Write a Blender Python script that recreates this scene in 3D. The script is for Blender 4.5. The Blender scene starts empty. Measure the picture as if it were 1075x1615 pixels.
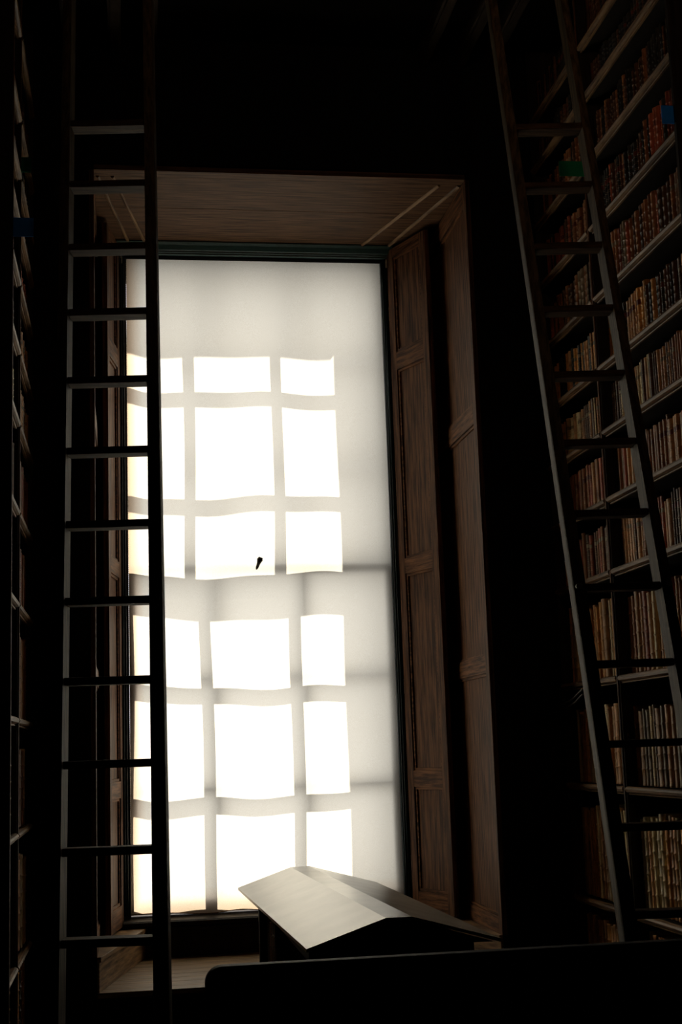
import bpy, bmesh, math, random
from mathutils import Vector, Matrix, Quaternion

random.seed(7)
C = bpy.context.scene.collection
H = 1.58                      # eye height: heights below are given from the eye line, z = 0

# ------------------------------------------------------------------ camera
cd = bpy.data.cameras.new('camera'); cam = bpy.data.objects.new('camera', cd); C.objects.link(cam)
W_, H_, F_ = 1075.0, 1615.0, 2210.67
yaw, pitch, roll = .1533, .1657, -.0338
fwd = Vector((math.sin(yaw)*math.cos(pitch), math.cos(yaw)*math.cos(pitch), math.sin(pitch)))
rt = Vector((math.cos(yaw), -math.sin(yaw), 0)); up = rt.cross(fwd)
r2 = math.cos(roll)*rt + math.sin(roll)*up
u2 = -math.sin(roll)*rt + math.cos(roll)*up
M = Matrix((( r2.x, u2.x, -fwd.x, 0), (r2.y, u2.y, -fwd.y, 0), (r2.z, u2.z, -fwd.z, H), (0, 0, 0, 1)))
cam.matrix_world = M
cd.sensor_fit = 'VERTICAL'; cd.sensor_height = 36.0; cd.sensor_width = 24.0
cd.lens = F_*36.0/H_
cd.clip_start = .05; cd.clip_end = 200
bpy.context.scene.camera = cam

# ------------------------------------------------------------------ light
sc = bpy.context.scene
sc.view_settings.view_transform = 'Standard'; sc.view_settings.look = 'None'
sc.view_settings.exposure = 0.0; sc.view_settings.gamma = 1.0
sc.view_settings.use_curve_mapping = False
SUN_DIR = Vector((-1.18, -1.0, -2.09)).normalized()
wd = bpy.data.worlds.new('sky'); sc.world = wd; wd.use_nodes = True
nt = wd.node_tree; nt.nodes.clear()
o = nt.nodes.new('ShaderNodeOutputWorld'); b = nt.nodes.new('ShaderNodeBackground')
s = nt.nodes.new('ShaderNodeTexSky'); s.sky_type = 'NISHITA'; s.sun_disc = False
s.sun_elevation = math.asin(-SUN_DIR.z); s.sun_rotation = math.atan2(-SUN_DIR.x, -SUN_DIR.y)
s.air_density = 1.6; s.dust_density = 5.0; s.altitude = 20
mx = nt.nodes.new('ShaderNodeMix'); mx.data_type = 'RGBA'; mx.inputs[0].default_value = .75
mx.inputs[7].default_value = (10.4, 10.1, 10.3, 1)      # bright thin cloud veil over the sky
nt.links.new(s.outputs[0], mx.inputs[6]); nt.links.new(mx.outputs[2], b.inputs[0])
b.inputs[1].default_value = .225
nt.links.new(b.outputs[0], o.inputs[0])
sl = bpy.data.lights.new('sun', 'SUN'); sl.energy = 17.0; sl.angle = math.radians(.7); sl.color = (1, .93, .84)
so = bpy.data.objects.new('sun', sl); C.objects.link(so)
so.rotation_euler = SUN_DIR.to_track_quat('-Z', 'Y').to_euler(); so.location = (6, 16, 12)
# a dim lantern of the hall behind the camera
ll = bpy.data.lights.new('hall_light', 'AREA'); ll.energy = 2.8; ll.size = .5; ll.spread = math.radians(80); ll.color = (1, .58, .36)
lo = bpy.data.objects.new('hall_light', ll); C.objects.link(lo)
lo.location = (1.1, 1.2, H+3.7)
lo.rotation_euler = (Vector((2.3, 7, H+4.2))-lo.location).to_track_quat('-Z', 'Y').to_euler()
sc.cycles.use_denoising = True
sc.cycles.max_bounces = 8; sc.cycles.diffuse_bounces = 3; sc.cycles.glossy_bounces = 3
sc.cycles.transmission_bounces = 6; sc.cycles.transparent_max_bounces = 8
sc.cycles.sample_clamp_indirect = 3.0; sc.cycles.caustics_reflective = False

# ------------------------------------------------------------------ materials
def hx(r, g, b): return (r, g, b, 1)
def nodes_of(name):
    m = bpy.data.materials.new(name); m.use_nodes = True
    n = m.node_tree; bs = n.nodes['Principled BSDF']
    return m, n, bs
def wood(name, c1, c2, rough=.5, spec=.3, axis=2, scale=1.0, bump=.15):
    m, n, bs = nodes_of(name)
    tc = n.nodes.new('ShaderNodeTexCoord'); mp = n.nodes.new('ShaderNodeMapping')
    sc3 = [22*scale]*3; sc3[axis] = 1.3*scale
    if axis == 1: sc3[0] = 3.0*scale
    mp.inputs['Scale'].default_value = sc3
    nz = n.nodes.new('ShaderNodeTexNoise'); nz.inputs['Scale'].default_value = 2.2
    nz.inputs['Detail'].default_value = 8; nz.inputs['Roughness'].default_value = .65
    cr = n.nodes.new('ShaderNodeValToRGB')
    cr.color_ramp.elements[0].position = .40; cr.color_ramp.elements[0].color = c1
    cr.color_ramp.elements[1].position = .62; cr.color_ramp.elements[1].color = c2
    bp = n.nodes.new('ShaderNodeBump'); bp.inputs['Strength'].default_value = bump; bp.inputs['Distance'].default_value = .004
    L = n.links.new
    L(tc.outputs['Object'], mp.inputs['Vector']); L(mp.outputs[0], nz.inputs['Vector']); L(nz.outputs[0], cr.inputs[0])
    L(cr.outputs[0], bs.inputs['Base Color']); L(nz.outputs[0], bp.inputs['Height']); L(bp.outputs[0], bs.inputs['Normal'])
    bs.inputs['Roughness'].default_value = rough; bs.inputs['Specular IOR Level'].default_value = spec
    return m
def plain(name, c, rough=.6, spec=.3, metal=0, var=.25, scale=30):
    m, n, bs = nodes_of(name)
    tc = n.nodes.new('ShaderNodeTexCoord')
    nz = n.nodes.new('ShaderNodeTexNoise'); nz.inputs['Scale'].default_value = scale; nz.inputs['Detail'].default_value = 5
    cr = n.nodes.new('ShaderNodeValToRGB')
    cr.color_ramp.elements[0].position = .3; cr.color_ramp.elements[0].color = tuple(x*(1-var) for x in c[:3])+(1,)
    cr.color_ramp.elements[1].position = .7; cr.color_ramp.elements[1].color = tuple(min(1, x*(1+var)) for x in c[:3])+(1,)
    L = n.links.new
    L(tc.outputs['Object'], nz.inputs['Vector']); L(nz.outputs[0], cr.inputs[0]); L(cr.outputs[0], bs.inputs['Base Color'])
    bs.inputs['Roughness'].default_value = rough; bs.inputs['Specular IOR Level'].default_value = spec
    bs.inputs['Metallic'].default_value = metal
    return m
M_ = {}
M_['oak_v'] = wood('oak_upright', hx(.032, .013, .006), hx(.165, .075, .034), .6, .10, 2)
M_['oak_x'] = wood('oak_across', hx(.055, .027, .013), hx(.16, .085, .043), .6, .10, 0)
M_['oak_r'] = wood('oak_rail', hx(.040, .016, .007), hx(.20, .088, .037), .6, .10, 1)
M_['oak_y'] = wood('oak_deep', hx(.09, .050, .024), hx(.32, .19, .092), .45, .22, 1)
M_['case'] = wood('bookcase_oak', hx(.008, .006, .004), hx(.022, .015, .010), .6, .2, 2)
M_['ladder'] = wood('ladder_ash', hx(.042, .029, .015), hx(.135, .095, .050), .6, .12, 2)
M_['rung'] = wood('ladder_rung', hx(.035, .018, .008), hx(.095, .052, .024), .6, .10, 0)
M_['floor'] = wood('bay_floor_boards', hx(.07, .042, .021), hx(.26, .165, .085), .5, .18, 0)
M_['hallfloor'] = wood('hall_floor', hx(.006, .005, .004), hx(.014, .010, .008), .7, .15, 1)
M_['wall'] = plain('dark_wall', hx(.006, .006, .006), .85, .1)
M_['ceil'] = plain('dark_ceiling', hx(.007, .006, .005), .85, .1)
M_['beam'] = wood('ceiling_beam', hx(.03, .02, .012), hx(.06, .042, .026), .6, .2, 1)
M_['frame'] = plain('window_frame_paint', hx(.012, .030, .036), .32, .5, var=.15)
M_['head'] = plain('window_head_paint', hx(.030, .075, .066), .38, .5, var=.15)
M_['sash'] = plain('sash_paint', hx(.10, .085, .05), .5, .4, var=.08)
M_['stone'] = plain('outer_stone', hx(.16, .14, .11), .9, .1)
M_['lid'] = plain('pale_lid_board', hx(.80, .72, .58), .24, .6, var=.07, scale=6)
M_['black'] = plain('black_bench', hx(.010, .010, .010), .6, .15)
M_['metal'] = plain('dull_steel', hx(.45, .45, .43), .35, .5, 1)
M_['plaster'] = plain('white_bracket', hx(.6, .65, .6), .6, .3)
M_['blue'] = plain('blue_plate', hx(.008, .22, .80), .6, .2, var=.05)
M_['green'] = plain('green_plate', hx(.006, .28, .13), .6, .2, var=.05)
M_['pages'] = plain('page_edges', hx(.16, .13, .09), .8, .1)
M_['toggle'] = plain('dark_toggle', hx(.02, .015, .01), .5, .3)

def blind_mat():
    m = bpy.data.materials.new('blind_fabric'); m.use_nodes = True; n = m.node_tree; n.nodes.clear()
    out = n.nodes.new('ShaderNodeOutputMaterial')
    d = n.nodes.new('ShaderNodeBsdfDiffuse'); t = n.nodes.new('ShaderNodeBsdfTranslucent'); mi = n.nodes.new('ShaderNodeMixShader')
    tc = n.nodes.new('ShaderNodeTexCoord'); mp = n.nodes.new('ShaderNodeMapping'); mp.inputs['Scale'].default_value = (260, 260, 260)
    nz = n.nodes.new('ShaderNodeTexNoise'); nz.inputs['Scale'].default_value = 1.0; nz.inputs['Detail'].default_value = 3
    cr = n.nodes.new('ShaderNodeValToRGB')
    cr.color_ramp.elements[0].position = .3; cr.color_ramp.elements[0].color = (.74, .67, .56, 1)
    cr.color_ramp.elements[1].position = .7; cr.color_ramp.elements[1].color = (.86, .80, .70, 1)
    L = n.links.new
    L(tc.outputs['Object'], mp.inputs[0]); L(mp.outputs[0], nz.inputs['Vector']); L(nz.outputs[0], cr.inputs[0])
    # cloth tinted browner towards its left selvedge and bottom hem
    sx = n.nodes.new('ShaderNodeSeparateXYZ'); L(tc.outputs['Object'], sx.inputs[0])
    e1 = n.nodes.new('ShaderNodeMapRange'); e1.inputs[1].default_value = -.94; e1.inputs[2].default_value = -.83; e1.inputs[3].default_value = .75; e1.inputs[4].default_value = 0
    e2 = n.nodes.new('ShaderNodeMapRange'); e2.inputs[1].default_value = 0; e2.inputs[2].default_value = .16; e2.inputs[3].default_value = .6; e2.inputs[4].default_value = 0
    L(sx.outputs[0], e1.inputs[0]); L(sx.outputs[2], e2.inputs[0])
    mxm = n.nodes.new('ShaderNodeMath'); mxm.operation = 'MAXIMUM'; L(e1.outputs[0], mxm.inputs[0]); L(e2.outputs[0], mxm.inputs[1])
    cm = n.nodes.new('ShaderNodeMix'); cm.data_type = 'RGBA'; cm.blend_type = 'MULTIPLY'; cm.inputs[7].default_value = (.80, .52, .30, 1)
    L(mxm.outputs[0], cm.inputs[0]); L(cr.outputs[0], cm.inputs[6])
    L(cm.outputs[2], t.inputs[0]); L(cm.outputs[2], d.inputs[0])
    mi.inputs[0].default_value = .80
    L(d.outputs[0], mi.inputs[1]); L(t.outputs[0], mi.inputs[2]); L(mi.outputs[0], out.inputs[0])
    return m
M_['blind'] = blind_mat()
def glass_mat():
    m = bpy.data.materials.new('window_glass'); m.use_nodes = True; n = m.node_tree; n.nodes.clear()
    out = n.nodes.new('ShaderNodeOutputMaterial')
    t = n.nodes.new('ShaderNodeBsdfTransparent'); g = n.nodes.new('ShaderNodeBsdfGlossy'); g.inputs['Roughness'].default_value = .02
    t.inputs[0].default_value = (.93, .95, .94, 1)
    mi = n.nodes.new('ShaderNodeMixShader'); L = n.links.new; mi.inputs[0].default_value = .05
    L(t.outputs[0], mi.inputs[1]); L(g.outputs[0], mi.inputs[2]); L(mi.outputs[0], out.inputs[0])
    return m
M_['glass'] = glass_mat()

def leather(name, c, rough=.42):
    m, n, bs = nodes_of(name)
    tc = n.nodes.new('ShaderNodeTexCoord'); oi = n.nodes.new('ShaderNodeObjectInfo')
    ad = n.nodes.new('ShaderNodeVectorMath'); ad.operation = 'ADD'
    mp = n.nodes.new('ShaderNodeMapping'); mp.inputs['Scale'].default_value = (6, 6, 5)
    nz = n.nodes.new('ShaderNodeTexNoise'); nz.inputs['Scale'].default_value = 2.0; nz.inputs['Detail'].default_value = 6
    cr = n.nodes.new('ShaderNodeValToRGB')
    cr.color_ramp.elements[0].position = .3; cr.color_ramp.elements[0].color = tuple(x*.70 for x in c)+(1,)
    cr.color_ramp.elements[1].position = .7; cr.color_ramp.elements[1].color = tuple(min(.85, x*1.6) for x in c)+(1,)
    hs = n.nodes.new('ShaderNodeHueSaturation')
    mr = n.nodes.new('ShaderNodeMapRange'); mr.inputs[3].default_value = .65; mr.inputs[4].default_value = 1.35
    L = n.links.new
    L(tc.outputs['Object'], ad.inputs[0]); L(oi.outputs['Random'], ad.inputs[1]); L(ad.outputs[0], mp.inputs[0])
    L(mp.outputs[0], nz.inputs['Vector']); L(nz.outputs[0], cr.inputs[0])
    L(cr.outputs[0], hs.inputs['Color']); L(oi.outputs['Random'], mr.inputs[0]); L(mr.outputs[0], hs.inputs['Value'])
    L(hs.outputs[0], bs.inputs['Base Color'])
    bs.inputs['Roughness'].default_value = rough; bs.inputs['Specular IOR Level'].default_value = .25
    return m
LEATHER = {
    'dark brown': leather('leather_dark_brown', (0.088, 0.045, 0.023)),
    'brown': leather('leather_brown', (0.254, 0.112, 0.046)),
    'reddish brown': leather('leather_red_brown', (0.312, 0.085, 0.042)),
    'tan': leather('leather_tan', (0.468, 0.261, 0.116)),
    'ochre': leather('leather_ochre', (0.507, 0.251, 0.067)),
    'olive grey': leather('leather_olive', (.20, .155, .095)),
    'cream vellum': leather('vellum_cream', (.66, .46, .26)),
    'near-black': leather('leather_black', (0.027, 0.027, 0.024)),
}
GILT = plain('gilt_tooling', hx(.34, .25, .12), .4, .5, .3)
LABEL = {'red': plain('title_label_red', hx(.16, .035, .02), .45, .4), 'pale': plain('title_label_pale', hx(.36, .30, .19), .6, .3)}

# ------------------------------------------------------------------ mesh helpers
def V(x, y, z): return Vector((x, y, z+H))
class MB:
    def __init__(s): s.v = []; s.f = []; s.m = []; s.smooth = []
    def add(s, vs, fs, mi=0, sm=False):
        k = len(s.v); s.v += [tuple(v) for v in vs]
        for f in fs: s.f.append([k+i for i in f]); s.m.append(mi); s.smooth.append(sm)
        return s
    def hexa(s, p, mi=0):   # 8 points: bottom 4 ccw, top 4 ccw
        return s.add(p, [(3, 2, 1, 0), (4, 5, 6, 7), (0, 1, 5, 4), (1, 2, 6, 5), (2, 3, 7, 6), (3, 0, 4, 7)], mi)
    def box(s, x0, x1, y0, y1, z0, z1, mi=0):
        return s.hexa([V(x0, y0, z0), V(x1, y0, z0), V(x1, y1, z0), V(x0, y1, z0), V(x0, y0, z1), V(x1, y0, z1), V(x1, y1, z1), V(x0, y1, z1)], mi)
    def prism(s, prof, a, b, fn, mi=0, sm=False):  # prof list of 2d pts, swept from a to b; fn(p, t)->Vector
        n = len(prof); vs = [fn(p, a) for p in prof]+[fn(p, b) for p in prof]
        fs = [(i, (i+1) % n, n+(i+1) % n, n+i) for i in range(n)]
        s.add(vs, fs, mi, sm); k = len(s.v)-2*n
        s.f.append([k+i for i in range(n)][::-1]); s.m.append(mi); s.smooth.append(False)
        s.f.append([k+n+i for i in range(n)]); s.m.append(mi); s.smooth.append(False)
        return s
    def tube(s, a, b, r0, r1=None, n=10, mi=0, sm=True):
        r1 = r0 if r1 is None else r1
        a = Vector(a); b = Vector(b); d = (b-a).normalized()
        q = Vector((0, 0, 1)) if abs(d.z) < .9 else Vector((1, 0, 0))
        e1 = d.cross(q).normalized(); e2 = d.cross(e1)
        vs = [c+e1*r*math.cos(2*math.pi*i/n)+e2*r*math.sin(2*math.pi*i/n) for c, r in ((a, r0), (b, r1)) for i in range(n)]
        fs = [(i, (i+1) % n, n+(i+1) % n, n+i) for i in range(n)]
        s.add(vs, fs, mi, sm); s.add(vs, [tuple(range(n))[::-1], tuple(range(n, 2*n))], mi)
        return s
    def mesh(s, name, mats, org=Vector((0, 0, 0)), bevel=0):
        me = bpy.data.meshes.new(name)
        me.from_pydata([tuple(Vector(v)-org) for v in s.v], [], s.f)
        for m in (mats if isinstance(mats, (list, tuple)) else [mats]): me.materials.append(m)
        me.polygons.foreach_set('material_index', s.m); me.polygons.foreach_set('use_smooth', s.smooth)
        bm = bmesh.new(); bm.from_mesh(me); bmesh.ops.remove_doubles(bm, verts=bm.verts, dist=1e-6)
        loose = [v for v in bm.verts if not v.link_faces]; bmesh.ops.delete(bm, geom=loose, context='VERTS')
        bmesh.ops.recalc_face_normals(bm, faces=bm.faces)
        if bevel: bmesh.ops.bevel(bm, geom=[e for e in bm.edges if not e.smooth or e.calc_face_angle(0) > .7], offset=bevel, segments=2, affect='EDGES', profile=.6)
        bm.to_mesh(me); bm.free(); me.update()
        return me
    def build(s, name, mats, parent=None, bevel=0, org=None):
        if parent is not None: org = parent_org(parent)
        org = Vector((0, 0, 0)) if org is None else org
        me = s.mesh(name, mats, org, bevel)
        ob = bpy.data.objects.new(name, me); C.objects.link(ob)
        if parent is not None: ob.parent = parent
        else: ob.location = org
        return ob
ORG = {}
def parent_org(p):
    while p.parent is not None: p = p.parent
    return ORG.get(p.name, Vector((0, 0, 0)))
def tag(o, label=None, cat=None, group=None, kind=None):
    if label: o['label'] = label
    if cat: o['category'] = cat
    if group: o['group'] = group
    if kind: o['kind'] = kind
    return o
def thing(name, loc, label=None, cat=None, group=None, kind=None):
    e = bpy.data.objects.new(name, None); e.empty_display_size = .1; C.objects.link(e); e.location = loc
    ORG[e.name] = Vector(loc)
    return tag(e, label, cat, group, kind)
def struct(ob, label=None): ob['kind'] = 'structure'; ob['label'] = label or ob.name.replace('_', ' '); return ob
def sub(mb, name, mat, parent, bevel=0):           # sub-part helper
    return mb.build(name, mat, parent, bevel)

# ------------------------------------------------------------------ the room
D = 8.4; YB = 9.73
XL, XR = -.561, 2.627           # faces of the two bookcases
OX0, OX1, OZ0, OZ1 = -.19, 2.18, -1.33, 3.60     # window bay opening in the wall
CZ = 4.5
FX0, FX1, FZ0, FZ1 = .006, 1.85, -1.06, 3.50   # window frame opening
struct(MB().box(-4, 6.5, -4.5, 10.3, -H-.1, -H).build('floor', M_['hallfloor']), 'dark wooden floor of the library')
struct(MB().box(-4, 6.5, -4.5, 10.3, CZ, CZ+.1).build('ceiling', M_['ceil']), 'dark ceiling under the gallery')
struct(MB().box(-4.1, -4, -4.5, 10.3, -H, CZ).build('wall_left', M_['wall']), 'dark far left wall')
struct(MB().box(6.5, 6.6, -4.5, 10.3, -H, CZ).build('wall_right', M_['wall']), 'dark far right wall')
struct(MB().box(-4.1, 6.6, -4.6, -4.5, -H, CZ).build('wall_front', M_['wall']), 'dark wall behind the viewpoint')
w = MB()
w.box(-4, OX0-.03, D, 9.72, -H, CZ); w.box(OX1+.03, 6.5, D, 9.72, -H, CZ)
w.box(OX0-.03, OX1+.03, D, 9.72, OZ1+.05, CZ)
w.box(-4, FX0-.10, 9.72, 9.98, -H, CZ); w.box(FX1+.10, 6.5, 9.72, 9.98, -H, CZ)
w.box(FX0-.10, FX1+.10, 9.72, 9.98, FZ1+.12, CZ); w.box(FX0-.10, FX1+.10, 9.72, 9.98, -H, FZ0-.04)
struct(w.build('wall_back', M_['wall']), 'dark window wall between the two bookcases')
# outer stone jambs, lintel and sill
w = MB()
w.box(FX0-.10, FX0-.02, 9.905, 10.02, FZ0, FZ1+.1); w.box(FX1-.015, FX1+.10, 9.905, 10.02, FZ0, FZ1+.1)
w.box(FX0-.02, FX1-.01, 9.905, 10.04, FZ1-.075, FZ1+.12); w.box(FX0-.02, FX1-.01, 9.905, 10.1, FZ0-.04, FZ0+.03)
struct(w.build('trim_1', M_['stone']), 'outer stone surround of the window')

# raised floor of the window bay, planks across
pf = thing('floor_window_bay', V(1, 9, OZ0), kind='structure'); pf['label'] = 'raised boarded floor of the window bay'
ys = [8.38, 8.50, 8.66, 8.80, 8.95, 9.10, 9.27, 9.43, 9.58, 9.72]
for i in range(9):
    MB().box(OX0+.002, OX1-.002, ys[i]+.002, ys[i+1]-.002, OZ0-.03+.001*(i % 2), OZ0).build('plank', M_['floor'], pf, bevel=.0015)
MB().box(OX0, OX1, 8.41, 9.72, -H, OZ0-.03).build('riser', M_['wall'], pf)
# soffit planks
sf = thing('ceiling_window_bay', V(1, 9, OZ1), kind='structure'); sf['label'] = 'boarded oak soffit over the window'
for i, (a, b_) in enumerate(((8.38, 8.475), (8.483, 8.995), (9.0, 9.62))):
    MB().box(OX0, OX1, a, b_, OZ1+.003*(i == 0)*-1, OZ1+.03).build('plank', M_['oak_x'], sf, bevel=.002)
def strip(mb, p, q, z, wd_, t):  # moulding batten under soffit from p to q
    d = Vector((q[0]-p[0], q[1]-p[1], 0)).normalized(); n = Vector((-d.y, d.x, 0))
    prof = [(-wd_/2, 0), (-wd_/2, -t*.5), (-wd_*.2, -t), (wd_*.25, -t*.8), (wd_/2, -t*.3), (wd_/2, 0)]
    return mb.prism(prof, 0, 1, lambda pp, k: V(p[0]+(q[0]-p[0])*k, p[1]+(q[1]-p[1])*k, z+pp[1])+n*pp[0])
for p, q in (((2.03, 8.485), (1.70, 9.62)), ((2.165, 8.485), (1.90, 9.62)), ((-.076, 8.485), (.135, 9.62)), ((-.17, 8.485), (.02, 9.62))):
    strip(MB(), p, q, OZ1+.001, .022, .016).build('moulding', M_['oak_y'], sf)

# plinths round the bay
PZ = OZ0+.195
def plinth(name, lab, *boxes):
    m = MB()
    for bb in boxes: m.box(*bb)
    return struct(m.build(name, M_['oak_y'], bevel=.003), lab)
m = MB()
def slant(m, x0f, x0b, x1f, x1b, yf, yb, z0, z1):
    return m.hexa([V(x0f, yf, z0), V(x1f, yf, z0), V(x1b, yb, z0), V(x0b, yb, z0), V(x0f, yf, z1), V(x1f, yf, z1), V(x1b, yb, z1), V(x0b, yb, z1)])
slant(m, OX0, OX0, OX0+.012, .10, 8.39, 9.69, OZ0, PZ-.03); slant(m, OX0, OX0, OX0+.022, .115, 8.39, 9.69, PZ-.03, PZ)
struct(m.build('baseboard_left', M_['oak_y'], bevel=.003), 'left plinth board of the window bay')
m = MB()
slant(m, OX1-.012, 1.76, OX1, OX1, 8.39, 9.69, OZ0, PZ-.03); slant(m, OX1-.022, 1.745, OX1, OX1, 8.39, 9.69, PZ-.03, PZ)
struct(m.build('baseboard_right', M_['oak_y'], bevel=.003), 'right plinth board of the window bay')
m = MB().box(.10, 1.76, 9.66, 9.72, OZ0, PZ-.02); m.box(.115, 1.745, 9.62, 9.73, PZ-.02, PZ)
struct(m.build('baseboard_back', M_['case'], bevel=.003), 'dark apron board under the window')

# linings of the reveal: stiles, rails and recessed panels
def frame_panels(name, label, kind, fn, w_, z0, z1, rails, stile, t, mats, cat=None, rec=.020, closing=.04):
    """fn(a, d, z): a along the width, d outwards from the face."""
    th = thing(name, fn(0, 0, z0), label, cat, None, kind)
    def bx(a0, a1, d0, d1, c0, c1):
        return MB().hexa([fn(a0, d0, c0), fn(a1, d0, c0), fn(a1, d1, c0), fn(a0, d1, c0), fn(a0, d0, c1), fn(a1, d0, c1), fn(a1, d1, c1), fn(a0, d1, c1)])
    bx(0, stile, -t, 0, z0, z1).build('stile', mats[0], th, bevel=.002)
    bx(w_-stile, w_, -t, 0, z0, z1).build('stile', mats[0], th, bevel=.002)
    for r0, r1 in rails: bx(stile, w_-stile, -t, 0, r0, r1).build('rail', mats[1], th, bevel=.002)
    rs = sorted(rails)
    for (a, b0), (c0, d_) in zip(rs[:-1], rs[1:]):
        m = bx(stile, w_-stile, -t+.004, -rec, b0, c0)
        # raised field and a quirk moulding round it
        p = m.build('panel', mats[0], th)
        q = MB(); e = .018
        for aa in ((stile, stile+e, b0, c0), (w_-stile-e, w_-stile, b0, c0)):
            q.hexa([fn(aa[0], -rec, aa[2]), fn(aa[1], -rec, aa[2]), fn(aa[1], -rec+.011, aa[2]), fn(aa[0], -rec+.011, aa[2]),
                    fn(aa[0], -rec, aa[3]), fn(aa[1], -rec, aa[3]), fn(aa[1], -rec+.011, aa[3]), fn(aa[0], -rec+.011, aa[3])])
        for c in ((b0, b0+e), (c0-e, c0)):
            q.hexa([fn(stile+e, -rec, c[0]), fn(w_-stile-e, -rec, c[0]), fn(w_-stile-e, -rec+.011, c[0]), fn(stile+e, -rec+.011, c[0]),
                    fn(stile+e, -rec, c[1]), fn(w_-stile-e, -rec, c[1]), fn(w_-stile-e, -rec+.011, c[1]), fn(stile+e, -rec+.011, c[1])])
        q.build('panel_moulding', mats[1], p, bevel=.002)
    return th
RR = [(PZ, PZ+.10), (.417, .523), (1.995, 2.12), (3.46, OZ1)]
frame_panels('trim_2', 'panelled oak lining on the right of the window bay', 'structure',
             lambda a, d, z: V(OX1-d-.0, 8.39+a, z), 1.30, PZ, OZ1, RR, .085, .03, (M_['oak_v'], M_['oak_r']))
frame_panels('trim_3', 'panelled oak lining on the left of the window bay', 'structure',
             lambda a, d, z: V(OX0+d+.0, 8.39+a, z), 1.30, PZ, OZ1, RR, .085, .03, (M_['oak_v'], M_['oak_r']))
LR = [(-1.118, -.978), (-.289, -.179), (1.180, 1.288), (2.656, 2.79), (3.50, 3.57)]
def leaf(hx_, hy, fx, fy, sgn):
    a = Vector((hx_, hy, 0)); b_ = Vector((fx, fy, 0)); d = (b_-a); L_ = d.length; d.normalize()
    n = Vector((d.y, -d.x, 0))*sgn
    return L_, (lambda u, k, z: V(0, 0, z)+a+d*u+n*k)
L_, fn = leaf(1.895, 9.66, 2.079, 9.2, 1)
if fn(0, .1, 0).x > fn(0, 0, 0).x: L_, fn = leaf(1.895, 9.66, 2.079, 9.2, -1)
sh = frame_panels('window_shutter', 'oak panelled shutter leaf folded back right of the window', None, fn, L_, -1.118, 3.57, LR, .075, .035, (M_['oak_v'], M_['oak_r']), 'shutter')
for z in (-.8, .4, 1.8, 3.1):
    MB().tube(fn(-.012, -.017, z-.05), fn(-.012, -.017, z+.05), .009).build('hinge', M_['metal'], sh)
L_, fn = leaf(-.045, 9.66, -.121, 9.2, 1)
if fn(0, .1, 0).x < fn(0, 0, 0).x: L_, fn = leaf(-.045, 9.66, -.121, 9.2, -1)
sh = frame_panels('window_shutter', 'oak panelled shutter leaf left of the window, seen through the ladder', None, fn, L_, -1.118, 3.57, LR, .075, .035, (M_['oak_v'], M_['oak_r']), 'shutter')
for z in (-.8, .4, 1.8, 3.1):
    MB().tube(fn(-.012, -.017, z-.05), fn(-.012, -.017, z+.05), .009).build('hinge', M_['metal'], sh)

# ------------------------------------------------------------------ window
wn = thing('window_1', V(.92, 9.8, FZ0), kind='structure'); wn['label'] = 'tall sash window of eighteen panes behind the blind'
m = MB()
for x0, x1 in ((FX0-.075, FX0-.002), (FX1+.002, FX1+.075)):
    m.box(x0, x1, 9.70, 9.90, FZ0-.02, FZ1+.09)
s_ = m.build('window_jamb', M_['frame'], wn, bevel=.003)
for x0, x1, y in ((-.058, -.047, 9.685), (-.038, -.031, 9.675), (-.020, -.014, 9.682), (FX1+.012, FX1+.020, 9.682), (FX1+.026, FX1+.034, 9.675), (FX1+.042, FX1+.052, 9.685)):
    MB().tube(V((x0+x1)/2, y+.012, FZ0), V((x0+x1)/2, y+.012, FZ1+.02), (x1-x0)/2+.003, n=10).build('bead', M_['frame'], s_)
m = MB()
prof = [(9.60, 3.602), (9.60, 3.590), (9.618, 3.575), (9.640, 3.545), (9.650, 3.540), (9.650, 3.532), (9.662, 3.528), (9.662, 3.520), (9.70, 3.515), (9.90, 3.515), (9.90, 3.602)]
m.prism(prof, -.08, 1.93, lambda p, t: V(t, p[0], p[1]))
m.build('window_head', M_['head'], wn)
m = MB(); m.prism([(9.60, -1.125), (9.60, -1.10), (9.612, -1.09), (9.90, -1.07), (9.90, -1.125)], -.05, 1.90, lambda p, t: V(t, p[0], p[1]))
m.build('window_sill', M_['case'], wn)
def sash(name, y, z0, z1, rails, top, bot):
    s = thing_child = MB(); st = .052; t = .021
    s.box(FX0, FX0+st, y-t, y+t, z0, z1); s.box(FX1-st, FX1, y-t, y+t, z0, z1)
    s.box(FX0+st, FX1-st, y-t, y+t, z0, z0+bot); s.box(FX0+st, FX1-st, y-t, y+t, z1-top, z1)
    so_ = s.build(name, M_['sash'], wn)
    xs = [FX0+st, .602, 1.222, FX1-st]; zs = [z0+bot]+rails+[z1-top]; bw = .017
    for x in xs[1:3]: MB().box(x-bw, x+bw, y-.020, y+.020, zs[0], zs[-1]).build('glazing_bar', M_['sash'], so_)
    for z in rails:
        for i in range(3):
            MB().box(xs[i]+(bw if i else 0), xs[i+1]-(bw if i < 2 else 0), y-.0195, y+.0195, z-bw, z+bw).build('glazing_bar', M_['sash'], so_)
    for i in range(3):
        for j in range(3):
            MB().box(xs[i]-.002, xs[i+1]+.002, y-.0015, y+.0015, zs[j]-.002, zs[j+1]+.002).build('pane', M_['glass'], so_)
sash('upper_sash', 9.868, 1.235, FZ1+.005, [1.98, 2.751], .05, .05)
sash('lower_sash', 9.79, FZ0-.005, 1.285, [-.258, .489], .075, .09)

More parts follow.
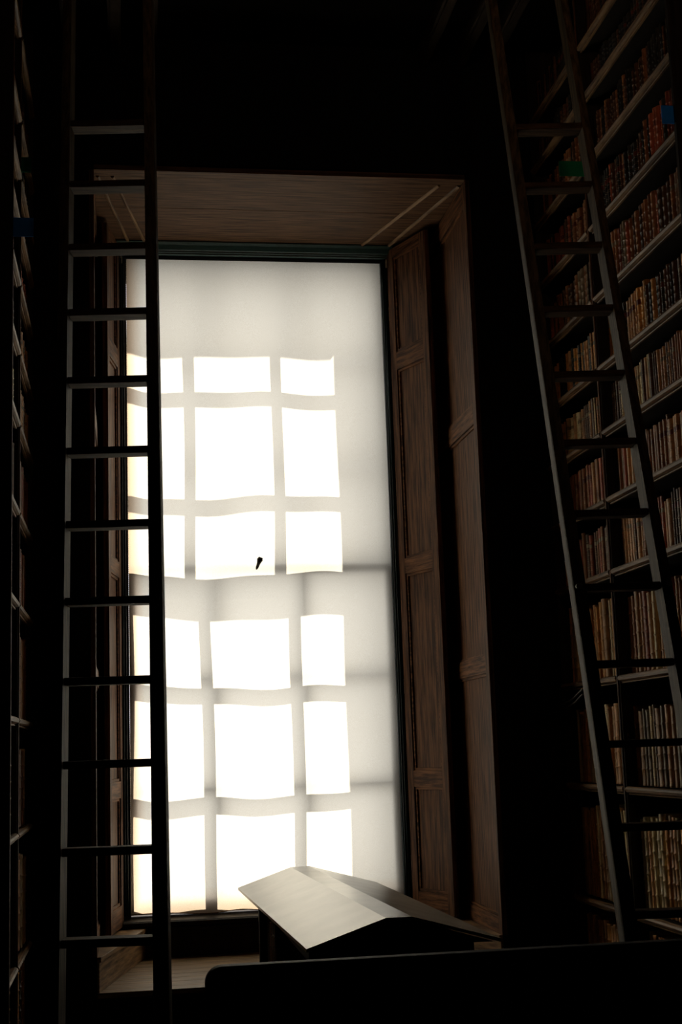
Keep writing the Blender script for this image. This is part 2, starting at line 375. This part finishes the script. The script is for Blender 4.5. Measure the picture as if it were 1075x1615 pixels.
# roller blind
bl = thing('roller_blind', V(.94, 9.72, -1.056), 'pale translucent roller blind drawn down over the whole sash window', 'blind')
BX0, BX1, BZ0, BZ1 = .004, 1.872, -1.068, 3.505
NX, NZ = 70, 170; vs = []; fs = []
def wav(x, z):
    u = (x-BX0)/(BX1-BX0)
    a = .006*math.sin(5.1*x+1.3*z)+.005*math.sin(3.3*z+2.1*x)+.0035*math.sin(11*x-1.7*z+1)
    a += .014*math.exp(-(u/.05)**2)+.006*math.exp(-((1-u)/.04)**2)
    a *= min(1, (BZ1-z)/.6)
    return a
for j in range(NZ+1):
    for i in range(NX+1):
        x = BX0+(BX1-BX0)*i/NX; z = BZ0+(BZ1-BZ0)*j/NZ
        if j < 3: z += (3-j)/3*(.006*math.sin(9*x)+.009*math.sin(4.1*x+1)+.018*math.exp(-((x-.72)/.14)**2))
        vs.append(V(x+.004*math.sin(2.2*z)*(1 if i in (0, NX) else 0), YB+wav(x, z), z))
for j in range(NZ):
    for i in range(NX):
        k = j*(NX+1)+i; fs.append((k, k+1, k+NX+2, k+NX+1))
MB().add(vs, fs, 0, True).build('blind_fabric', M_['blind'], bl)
hem = MB()
for i in range(NX):
    x0 = BX0+(BX1-BX0)*i/NX; x1 = BX0+(BX1-BX0)*(i+1)/NX
    def hz(x): return BZ0+(.006*math.sin(9*x)+.009*math.sin(4.1*x+1)+.018*math.exp(-((x-.72)/.14)**2))
    hem.tube(V(x0, YB+wav(x0, BZ0)-.001, hz(x0)), V(x1, YB+wav(x1, BZ0)-.001, hz(x1)), .0035, n=6)
hem.build('hem', plain('blind_hem', hx(.28, .17, .09), .8, .1), bl)
MB().tube(V(-.02, 9.715, 3.53), V(1.90, 9.715, 3.53), .032, n=20).build('roller', M_['wall'], bl)
for x in (-.03, 1.895):
    m = MB().box(x-.006, x+.006, 9.68, 9.75, 3.49, 3.57); m.tube(V(x-.012, 9.715, 3.53), V(x+.012, 9.715, 3.53), .016, n=12)
    m.box(x-.012, x+.008, 9.685, 9.70, 3.455, 3.50)
    m.build('bracket', M_['plaster'], bl, bevel=.002)
ch = MB(); z = 3.45
while z > -.55:
    c = V(.004, 9.688, z); r = .0048
    vs = [c+Vector((0, 0, r)), c+Vector((r, 0, 0)), c+Vector((0, r, 0)), c+Vector((-r, 0, 0)), c+Vector((0, -r, 0)), c+Vector((0, 0, -r))]
    ch.add(vs, [(0, 1, 2), (0, 2, 3), (0, 3, 4), (0, 4, 1), (5, 2, 1), (5, 3, 2), (5, 4, 3), (5, 1, 4)], 0, True); z -= .0135
chain = ch.build('bead_chain', M_['metal'], bl); chain['kind'] = 'stuff'
m = MB(); a = V(.885, 9.675, 1.235); d = V(.915, 9.66, 1.315)-a
for t0, t1, ra, rb in ((0, .12, .004, .009), (.12, .55, .009, .013), (.55, .85, .013, .021), (.85, 1.05, .021, .014)):
    m.tube(a+d*t0, a+d*t1, ra, rb, n=12)
m.tube(a+d*.15, a+d*.15+Vector((0, .05, 0)), .004, n=8)
tag(m.build('blind_toggle', M_['toggle'], org=a), 'small dark wooden toggle against the middle of the blind', 'toggle')

# ------------------------------------------------------------------ ceiling beams
BL = [('second ceiling beam from the left bookcase', -.055), ('dark ceiling beam nearest the left bookcase', -.335), ('ceiling beam just left of the window bay middle', .165),
      ('ceiling beam above the right part of the window', 1.945), ('thin ceiling beam between the window and right bookcase', 2.19), ('ceiling beam right against the right bookcase', 2.385)]
for lab, x in BL:
    m = MB().box(x-.04, x+.04, 1.0, D, CZ-.10, CZ); m.box(x-.025, x+.025, 1.0, D, CZ-.12, CZ-.10)
    ob = m.build('trim_ceiling_beam', M_['beam'], bevel=.004); struct(ob, lab)

# ------------------------------------------------------------------ bookcases
RZ = [-1.50, -.925, -.272, .320, .902, 1.302, 1.682, 2.05, 2.455, 2.87, 3.275, 3.66, 3.98]
LZ = [-1.55, -1.03, -.385, .19, .78, 1.26, 1.73, 2.12, 2.50, 2.83, 3.10, 3.43, 3.93]
def bookcase(X, sg, zs, y_near, y_div, label):
    th = thing('bookcase', V(X+sg*.2, 7.4, -H), label, 'bookcase')
    dp = .40
    def bx(m, d0, d1, *r): return m.box(min(X+sg*d0, X+sg*d1), max(X+sg*d0, X+sg*d1), *r)
    for y0, y1 in ((y_near-.028, y_near-.0), (y_div-.03, y_div+.012), (8.36, D-.002)):
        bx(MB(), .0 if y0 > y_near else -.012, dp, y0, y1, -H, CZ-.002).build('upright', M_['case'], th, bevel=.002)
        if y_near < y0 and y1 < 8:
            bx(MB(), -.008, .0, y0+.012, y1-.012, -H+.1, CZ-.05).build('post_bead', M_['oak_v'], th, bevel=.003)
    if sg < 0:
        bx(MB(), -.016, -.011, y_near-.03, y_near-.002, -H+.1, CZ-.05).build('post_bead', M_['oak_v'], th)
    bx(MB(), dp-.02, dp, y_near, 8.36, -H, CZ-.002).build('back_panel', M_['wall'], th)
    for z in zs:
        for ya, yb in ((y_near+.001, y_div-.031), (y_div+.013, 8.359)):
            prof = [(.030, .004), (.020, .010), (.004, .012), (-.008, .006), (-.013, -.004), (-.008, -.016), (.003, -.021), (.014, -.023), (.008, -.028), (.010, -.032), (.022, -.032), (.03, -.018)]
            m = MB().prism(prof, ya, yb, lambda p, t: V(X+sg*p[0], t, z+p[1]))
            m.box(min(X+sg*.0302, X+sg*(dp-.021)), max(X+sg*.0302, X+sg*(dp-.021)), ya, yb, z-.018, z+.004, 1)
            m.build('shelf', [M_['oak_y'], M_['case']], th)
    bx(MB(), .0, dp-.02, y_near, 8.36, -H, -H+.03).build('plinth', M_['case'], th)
    return th
bc_r = bookcase(XR, 1, RZ, 6.03, 7.36, 'tall oak bookcase of leather volumes filling the right wall')
bc_l = bookcase(XL, -1, LZ, 6.78, 7.38, 'tall dark bookcase seen edge on at the far left')
m = MB()
pts = [(8.36, -.095), (8.2, -.085), (8.05, -.06), (7.9, -.02)]
for (ya, za), (yb, zb) in zip(pts[:-1], pts[1:]):
    for dz in (0, -.03):
        m.hexa([V(XR-.03, yb, .30+zb+dz), V(XR-.02, yb, .30+zb+dz), V(XR-.02, ya, .30+za+dz), V(XR-.03, ya, .30+za+dz),
                V(XR-.03, yb, .305+zb+dz), V(XR-.02, yb, .305+zb+dz), V(XR-.02, ya, .305+za+dz), V(XR-.03, ya, .305+za+dz)])
m.build('bracket', M_['metal'], bc_r)

# ------------------------------------------------------------------ books
def book_mesh(name, leath, bands, label, gilt, pages=True):
    """unit book: x 0 (spine) .. 1 deep, y -.5 .. .5 thick, z 0 .. 1 high"""
    m = MB(); ang = [-1.22, -.92, -.56, -.19, .19, .56, .92, 1.22]
    rows = [(0, .0, 0), (.006, .035, 0), (.03, .035, 0), (.035, .0, 0)]
    bz = [(.13+(.87-.13)*(i+.5)/bands) for i in range(bands)] if bands else []
    for z in bz:
        if gilt: rows += [(z-.022, 0, 2), (z-.017, 0, 0)]
        rows += [(z-.011, 0, 0), (z-.006, .075, 0), (z+.006, .075, 0), (z+.011, 0, 0)]
        if gilt: rows += [(z+.017, 0, 2), (z+.022, 0, 0)]
    rows += [(.965, 0, 0), (.970, .035, 0), (.994, .035, 0), (1.0, 0, 0)]
    if label:
        k = bz[-2] if bands > 2 else .7; k1 = bz[-1] if bands > 2 else .82
        rows += [(k+.026, .004, 1), (k1-.026, .004, 0)]
    if gilt and not bands:
        for z in (.1, .12, .3, .5, .68, .88, .9): rows += [(z, 0, 2), (z+.006, 0, 0)]
    rows.sort(key=lambda r: r[0])
    grid = []; R_ = .5/math.sin(1.22)
    for z, bump, mi in rows:
        row = []
        for t in ang:
            yy = R_*math.sin(t); xx = .03+.07*(1-(math.cos(t)-math.cos(1.22))/(1-math.cos(1.22)))
            row.append((xx-bump*.16*math.cos(t), yy*(1+bump*.1)*.995, z))
        grid.append(row)
    n = len(ang)
    vs = [p for r in grid for p in r]
    for j in range(len(rows)-1):
        fs = [(j*n+i, j*n+i+1, (j+1)*n+i+1, (j+1)*n+i) for i in range(n-1)]
        m.add(vs, fs, rows[j][2], True) if j == 0 else [m.f.append(list(f)) or m.m.append(rows[j][2]) or m.smooth.append(True) for f in fs]
    def bx(x0, x1, y0, y1, z0, z1, mi):
        m.hexa([Vector(p) for p in ((x0, y0, z0), (x1, y0, z0), (x1, y1, z0), (x0, y1, z0), (x0, y0, z1), (x1, y0, z1), (x1, y1, z1), (x0, y1, z1))], mi)
    bx(.10, 1, -.5, -.42, 0, 1, 0); bx(.10, 1, .42, .5, 0, 1, 0); bx(.10, .96, -.42, .42, .015, .985, 3)
    mats = [LEATHER[leath], LABEL[label or 'pale'], GILT, M_['pages']]
    return m.mesh(name, mats)
TEMPL = {}
for col in LEATHER:
    TEMPL[col] = [(book_mesh('book', col, 5, None, False), 'raised bands'), (book_mesh('book', col, 5, 'red', True), 'a red title label'),
                  (book_mesh('book', col, 6, 'pale', True), 'a pale title label'), (book_mesh('book', col, 0, None, True), 'flat gilt lines'),
                  (book_mesh('book', col, 4, None, False), 'four bands')]
ORDS = 'first second third fourth fifth sixth seventh eighth ninth tenth eleventh twelfth thirteenth fourteenth fifteenth sixteenth seventeenth eighteenth nineteenth twentieth'.split()
def ordn(n):
    if n <= 20: return ORDS[n-1]
    t = {2: 'twenty', 3: 'thirty', 4: 'forty', 5: 'fifty'}[n//10] if n % 10 else {3: 'thirtieth', 4: 'fortieth', 5: 'fiftieth'}[n//10]
    return t+('-'+ORDS[n % 10-1] if n % 10 else '')
# shelf index -> palette, thickness range, height share, templates
PAL = {
    0: (['ochre', 'brown', 'near-black', 'tan'], (.035, .06), (.86, .93), (0, 4)),
    1: (['cream vellum', 'cream vellum', 'tan', 'tan', 'ochre'], (.036, .062), (.80, .88), (0, 4)),
    2: (['olive grey', 'tan', 'brown', 'olive grey', 'cream vellum'], (.040, .075), (.70, .86), (0, 4, 3)),
    3: (['ochre', 'brown', 'tan', 'cream vellum', 'ochre', 'reddish brown'], (.040, .065), (.80, .90), (0, 0, 4)),
    4: (['brown', 'reddish brown', 'brown', 'dark brown', 'tan'], (.032, .050), (.76, .88), (1, 2, 3)),
    5: (['brown', 'tan', 'brown', 'reddish brown'], (.028, .050), (.78, .88), (1, 3, 3)),
    6: (['tan', 'brown', 'dark brown', 'cream vellum', 'tan'], (.026, .040), (.78, .86), (2, 2, 3)),
    7: (['ochre', 'dark brown', 'near-black', 'tan', 'ochre'], (.030, .050), (.70, .86), (0, 1, 2)),
    8: (['brown', 'dark brown', 'olive grey', 'reddish brown', 'dark brown'], (.032, .055), (.72, .88), (0, 4, 2)),
    9: (['dark brown', 'brown', 'near-black', 'reddish brown'], (.030, .045), (.70, .88), (0, 1)),
    10: (['dark brown', 'near-black', 'brown', 'dark brown'], (.028, .042), (.70, .86), (0, 0, 2)),
    11: (['dark brown', 'near-black', 'dark brown'], (.030, .048), (.68, .84), (0, 0, 1)),
    12: (['dark brown', 'near-black'], (.034, .05), (.55, .65), (0, 1)),
}
F2 = F_
def project(p):
    v = Vector(p)-Vector((0, 0, H)); x, y, z = v.dot(r2), v.dot(u2), v.dot(fwd)
    return (W_/2+F2*x/z, H_/2-F2*y/z, z)
shelf_word = ['bottom', 'second', 'third', 'fourth', 'fifth', 'sixth', 'seventh', 'eighth', 'ninth', 'tenth', 'eleventh', 'twelfth', 'thirteenth']
books = []
def run(X, sg, zs, k, y0, y1, side, bay, big=1.0):
    rnd = random.Random(int(k*97+y0*1000)+(5 if sg > 0 else 77))
    pal, tr, hr, tpl = PAL[k]
    top = (zs[k+1] if k+1 < len(zs) else CZ-.02)-.05; base = zs[k]+.0125; gap = top-base
    y = y1-.006; n = 0; h_run = rnd.uniform(*hr); c_run = rnd.choice(pal); t_run = rnd.choice(tpl)
    while True:
        t = rnd.uniform(*tr)*big
        if rnd.random() < .12: t *= 1.25
        if y-t < y0+.004: break
        if rnd.random() < .25: h_run = rnd.uniform(*hr); c_run = rnd.choice(pal); t_run = rnd.choice(tpl)
        if rnd.random() < .05: y -= rnd.uniform(.01, .05); continue
        h = gap*min(.93, h_run+rnd.uniform(-.03, .03)); n += 1
        col = c_run if rnd.random() < .6 else rnd.choice(pal)
        ti = t_run if rnd.random() < .7 else rnd.choice(tpl)
        dp = min(.30, max(.16, h*.62)); set_ = (.045 if sg > 0 else .012)+rnd.uniform(0, .012)
        loc = Vector((X+sg*set_, y-t/2, base+H)); px, py, pz = project(loc+Vector((0, 0, h/2)))
        inside = -15 < px < W_+15 and -60 < py < H_+60
        vis = inside and not (k == 0 and sg > 0 and loc.y < 7.9)
        size = h*t/(pz*pz)*(1 if vis else 0)
        books.append(dict(loc=loc, t=t, h=h, dp=dp, sg=sg, col=col, ti=ti, size=size, inside=inside, n=n, k=k, side=side, bay=bay))
        y -= t+.0012
for k in range(len(RZ)):
    run(XR, 1, RZ, k, 7.372, 8.358, 'right', 'far', 1.0)
    run(XR, 1, RZ, k, 6.032, 7.328, 'right', 'near', 1.0)
for k in range(len(LZ)):
    run(XL, -1, LZ, k, 7.392, 8.358, 'left', 'far', 1.35)
    run(XL, -1, LZ, k, 6.782, 7.348, 'left', 'near', 1.5)
books = [b_ for b_ in books if b_['inside']]
books.sort(key=lambda b_: -b_['size'])
first = {}
rest = bmesh.new(); rest_mats = []; rest_idx = {}
for i, b_ in enumerate(books):
    me, feat = TEMPL[b_['col']][b_['ti']]
    if i < 292:
        ob = bpy.data.objects.new('book', me); C.objects.link(ob)
        ob.location = b_['loc']; ob.scale = (b_['dp'], b_['t'], b_['h'])
        if b_['sg'] < 0: ob.rotation_euler = (0, 0, math.pi)
        word = 'tall' if b_['h'] > .40 else ('slim' if b_['t'] < .033 else 'stout')
        lab = '%s %s book, %s from the window end, %s bay, %s %s shelf' % (word, b_['col'], ordn(b_['n']), b_['bay'], b_['side'], shelf_word[b_['k']])
        tag(ob, lab, 'book', 'old books on the %s bookcase, %s shelf' % (b_['side'], shelf_word[b_['k']]))
    else:
        for mt in me.materials:
            if mt.name not in rest_idx: rest_idx[mt.name] = len(rest_mats); rest_mats.append(mt)
        Mx = Matrix.Translation(b_['loc']) @ Matrix.Rotation(math.pi if b_['sg'] < 0 else 0, 4, 'Z') @ Matrix.Diagonal((b_['dp'], b_['t'], b_['h'], 1))
        nf = len(rest.faces); tmp = me.copy(); tmp.transform(Mx)
        rest.from_mesh(tmp); rest.faces.ensure_lookup_table()
        mp_ = [rest_idx[mt.name] for mt in me.materials]
        for f in rest.faces[nf:]: f.material_index = mp_[f.material_index]
        bpy.data.meshes.remove(tmp)
me = bpy.data.meshes.new('distant_books')
for mt in rest_mats: me.materials.append(mt)
rest.to_mesh(me); rest.free()
ob = bpy.data.objects.new('books', me); C.objects.link(ob)
tag(ob, 'the many smaller dark books on the upper shelves of both bookcases', 'books', kind='stuff')

# ------------------------------------------------------------------ shelf mark plates
def plate(x0, x1, z0, z1, y, mat, lab):
    m = MB().box(x0, x1, y-.002, y+.002, z0, z1)
    tag(m.build('shelf_mark_plate', M_[mat], bevel=.0008, org=V((x0+x1)/2, y, z0)), lab, 'sign', 'coloured plates on the bookcase posts')
plate(XL+.013, -.447, 2.535, 2.633, 6.752, 'blue', 'blue square plate jutting from the left bookcase front post')
plate(XL+.009, -.500, 3.126, 3.212, 7.35, 'green', 'green square plate on the inner post of the left bookcase')
plate(2.47, XR-.009, 3.19, 3.281, 7.34, 'green', 'green square plate on the middle post of the right bookcase')
plate(2.553, XR-.013, 2.897, 2.99, 6.02, 'blue', 'blue square plate near the top right of the right bookcase')

# ------------------------------------------------------------------ ladders
def ladder(X0, Z0, wv, uv, lab, nr_below, nr_above):
    foot_t = (-H-Z0)/uv[2]; top_t = (CZ-.16-Z0)/uv[2]
    base = Vector((X0, 5.5, Z0)); w_ = Vector(wv); u_ = Vector(uv)
    wn_ = w_.normalized(); dn = Vector((-wn_.y, wn_.x, 0))        # dn: away from the viewer
    p = base+u_*foot_t+w_*.5
    th = thing('library_ladder', Vector((p.x, p.y, p.z+H)), lab, 'ladder')
    for side in (-1, 1):
        m = MB(); vs = []; n = 16; steps = 14
        for j in range(steps+1):
            t = foot_t+(top_t-foot_t)*j/steps
            c = base+u_*t+(w_ if side > 0 else Vector((0, 0, 0)))
            k = j/steps; th_ = .058-.018*k; dp = .155-.035*k
            # flat inner face, rounded outer face
            for i in range(n):
                if i == 0: q = (0, -dp/2)
                elif i == n-1: q = (0, dp/2)
                else:
                    a = -math.pi/2+math.pi*i/(n-1)
                    q = (th_*min(1, math.cos(a)*1.6), dp/2*math.sin(a))
                v = c+wn_*(q[0]*side)+dn*q[1]; vs.append((v.x, v.y, v.z+H))
        fs = []
        for j in range(steps):
            for i in range(n): fs.append((j*n+i, j*n+(i+1) % n, (j+1)*n+(i+1) % n, (j+1)*n+i))
        m.add(vs, fs, 0, True); m.add(vs, [tuple(range(n)), tuple(range(steps*n, steps*n+n))[::-1]], 0)
        me_ob = m.build('rail', M_['ladder'], th)
        me = me_ob.data
        bm = bmesh.new(); bm.from_mesh(me)
        for e in bm.edges:
            if e.calc_face_angle(0) > .8: e.smooth = False
        bm.to_mesh(me); bm.free()
        c = base+u_*4.05+(w_ if side > 0 else Vector((0, 0, 0)))+wn_*(side*.03)
        a = Vector((c.x, c.y, c.z+H))
        MB().tube(a-dn*.085, a-dn*.065, .014, n=12).build('bolt', M_['metal'], th)
    for i in range(-nr_below, nr_above):      # the rails run on above the top rung
        c = base+u_*i
        def P(a, d, z): v = c+w_*a+dn*d; return Vector((v.x, v.y, v.z+z+H))
        d0, d1 = -.045, .045; z0, z1 = -.001, .030
        MB().hexa([P(.0, d0, z0), P(1, d0, z0), P(1, d1, z0), P(0, d1, z0), P(0, d0, z1), P(1, d0, z1), P(1, d1, z1), P(0, d1, z1)]).build('rung', M_['rung'], th, bevel=.004)
    return th
ladder(-.250, -.700, (.338, -.043, 0), (.001, .068, .3245), 'wooden ladder standing in front of the left half of the window', 2, 12)
ladder(1.959, -.706, (.321, -.043, 0), (-.0055, .0715, .332), 'wooden ladder leaning in front of the right bookcase', 2, 12)
m = MB().tube(V(XL+.02, 6.66, CZ-.14), V(XR-.02, 6.66, CZ-.14), .02, n=14)
tag(m.build('ladder_pole', M_['black']), 'dark iron pole high across the alcove for the ladders', 'pole')

# ------------------------------------------------------------------ reading case with pitched lid
rc = thing('display_case', V(.93, 6.2, -H), 'low book case with a pale pitched lid below the window', 'case')
EZ, RZ_ = -.70, -.605
lf, lb = Vector((.611, 5.093)), Vector((.548, 7.452))
rf, rb = Vector((1.317, 5.091)), Vector((1.262, 7.40))
kf0, kf1, kb0, kb1 = Vector((.895, 5.07)), Vector((.99, 5.07)), Vector((.818, 7.40)), Vector((.915, 7.42))
def slab(a, b_, c, d, za, zb, zc, zd, t=.012):
    q = [V(a.x, a.y, za-t), V(b_.x, b_.y, zb-t), V(c.x, c.y, zc-t), V(d.x, d.y, zd-t), V(a.x, a.y, za), V(b_.x, b_.y, zb), V(c.x, c.y, zc), V(d.x, d.y, zd)]
    return MB().hexa(q)
slab(lf, kf0, kb0, lb, EZ, RZ_, RZ_, EZ).build('lid_slope', M_['lid'], rc)
slab(kf0, kf1, kb1, kb0, RZ_, RZ_, RZ_, RZ_).build('lid_ridge', M_['lid'], rc)
slab(kf1, rf, rb, kb1, RZ_, EZ, EZ, RZ_).build('lid_slope', M_['lid'], rc)
def gable(a, k0, k1, d, off, t=.02):
    m = MB(); n = Vector((0, t, 0)); pts = [V(a.x+.02, a.y+off, EZ-.014), V(d.x-.02, d.y+off, EZ-.014), V(k1.x, k1.y+off, RZ_-.014), V(k0.x, k0.y+off, RZ_-.014)]
    vs = pts+[p+n for p in pts]
    m.add(vs, [(0, 1, 2, 3), (7, 6, 5, 4), (0, 4, 5, 1), (1, 5, 6, 2), (2, 6, 7, 3), (3, 7, 4, 0)]); return m
gable(lf, kf0, kf1, rf, .04).build('gable', M_['case'], rc)
gable(lb, kb0, kb1, rb, -.06).build('gable', M_['case'], rc)
cx0, cx1, cy0, cy1 = .635, 1.22, 5.15, 7.28
MB().box(cx0-.01, cx1+.01, cy0-.005, cy1+.01, EZ-.055, EZ-.016).build('cornice', M_['case'], rc, bevel=.004)
MB().box(cx0+.22, cx0+.24, cy0+.05, cy1-.05, -H+.08, EZ-.055).build('back_panel', M_['wall'], rc)
MB().box(cx0, cx1, cy0, cy0+.05, -H, EZ-.055).build('end_panel', M_['case'], rc, bevel=.003)
MB().box(cx0, cx1, cy1-.05, cy1, -H, EZ-.055).build('end_panel', M_['case'], rc, bevel=.003)
MB().box(cx1-.02, cx1, cy0+.05, cy1-.05, -H, EZ-.055).build('side_panel', M_['case'], rc)
MB().box(cx0+.005, cx0+.20, cy0+.05, cy1-.05, -H+.04, -H+.08).build('shelf', M_['case'], rc)
MB().box(cx0-.004, cx0+.20, cy0+.05, cy1-.05, -1.17, -1.145).build('shelf', M_['oak_y'], rc, bevel=.003)
rnd = random.Random(3); y = cy1-.055; n = 0
while y > cy0+.10:
    t = rnd.uniform(.04, .062); h = rnd.uniform(.28, .345); n += 1
    col = rnd.choice(['dark brown', 'brown', 'near-black', 'dark brown']); me, feat = TEMPL[col][rnd.choice((0, 1, 4))]
    ob = bpy.data.objects.new('book', me); C.objects.link(ob)
    ob.location = V(cx0+.03, y-t/2, -1.144); ob.scale = (.15, t, h); y -= t+.0015
    if n > 8: bpy.data.objects.remove(ob); continue
    tag(ob, '%s book under the pale lid, %s from the window end' % (col, ordn(n)), 'book', 'books in the low case')

# ------------------------------------------------------------------ bench in the foreground
bn = thing('bench', V(1.2, 4.4, -H), 'black high-backed bench across the foreground', 'bench')
x0, x1, z1 = .215, 2.35, -.627; m = MB()
prof = [(x0, -H+.12), (x1, -H+.12), (x1, z1)]
for i in range(9):
    a = math.pi/2+math.pi/2*i/8; prof.append((x0+.05+.05*math.cos(a), z1-.05+.05*math.sin(a)))
m.prism(prof, 4.30, 4.345, lambda p, t: V(p[0], t, p[1])); m.build('backrest', M_['black'], bn, bevel=.004)
MB().box(x0+.03, x1-.03, 4.346, 4.76, -1.16, -1.12).build('seat', M_['black'], bn, bevel=.004)
for x in (x0+.06, x1-.06):
    for y in (4.37, 4.72):
        MB().box(x-.025, x+.025, y-.022, y+.022, -H, -1.16).build('leg', M_['black'], bn, bevel=.003)
for x in (x0+.06, 1.28, x1-.06):
    MB().box(x-.02, x+.02, 4.346, 4.70, -.93, -.90).build('armrest', M_['black'], bn, bevel=.003)
    MB().box(x-.018, x+.018, 4.665, 4.70, -1.12, -.93).build('arm_support', M_['black'], bn, bevel=.003)
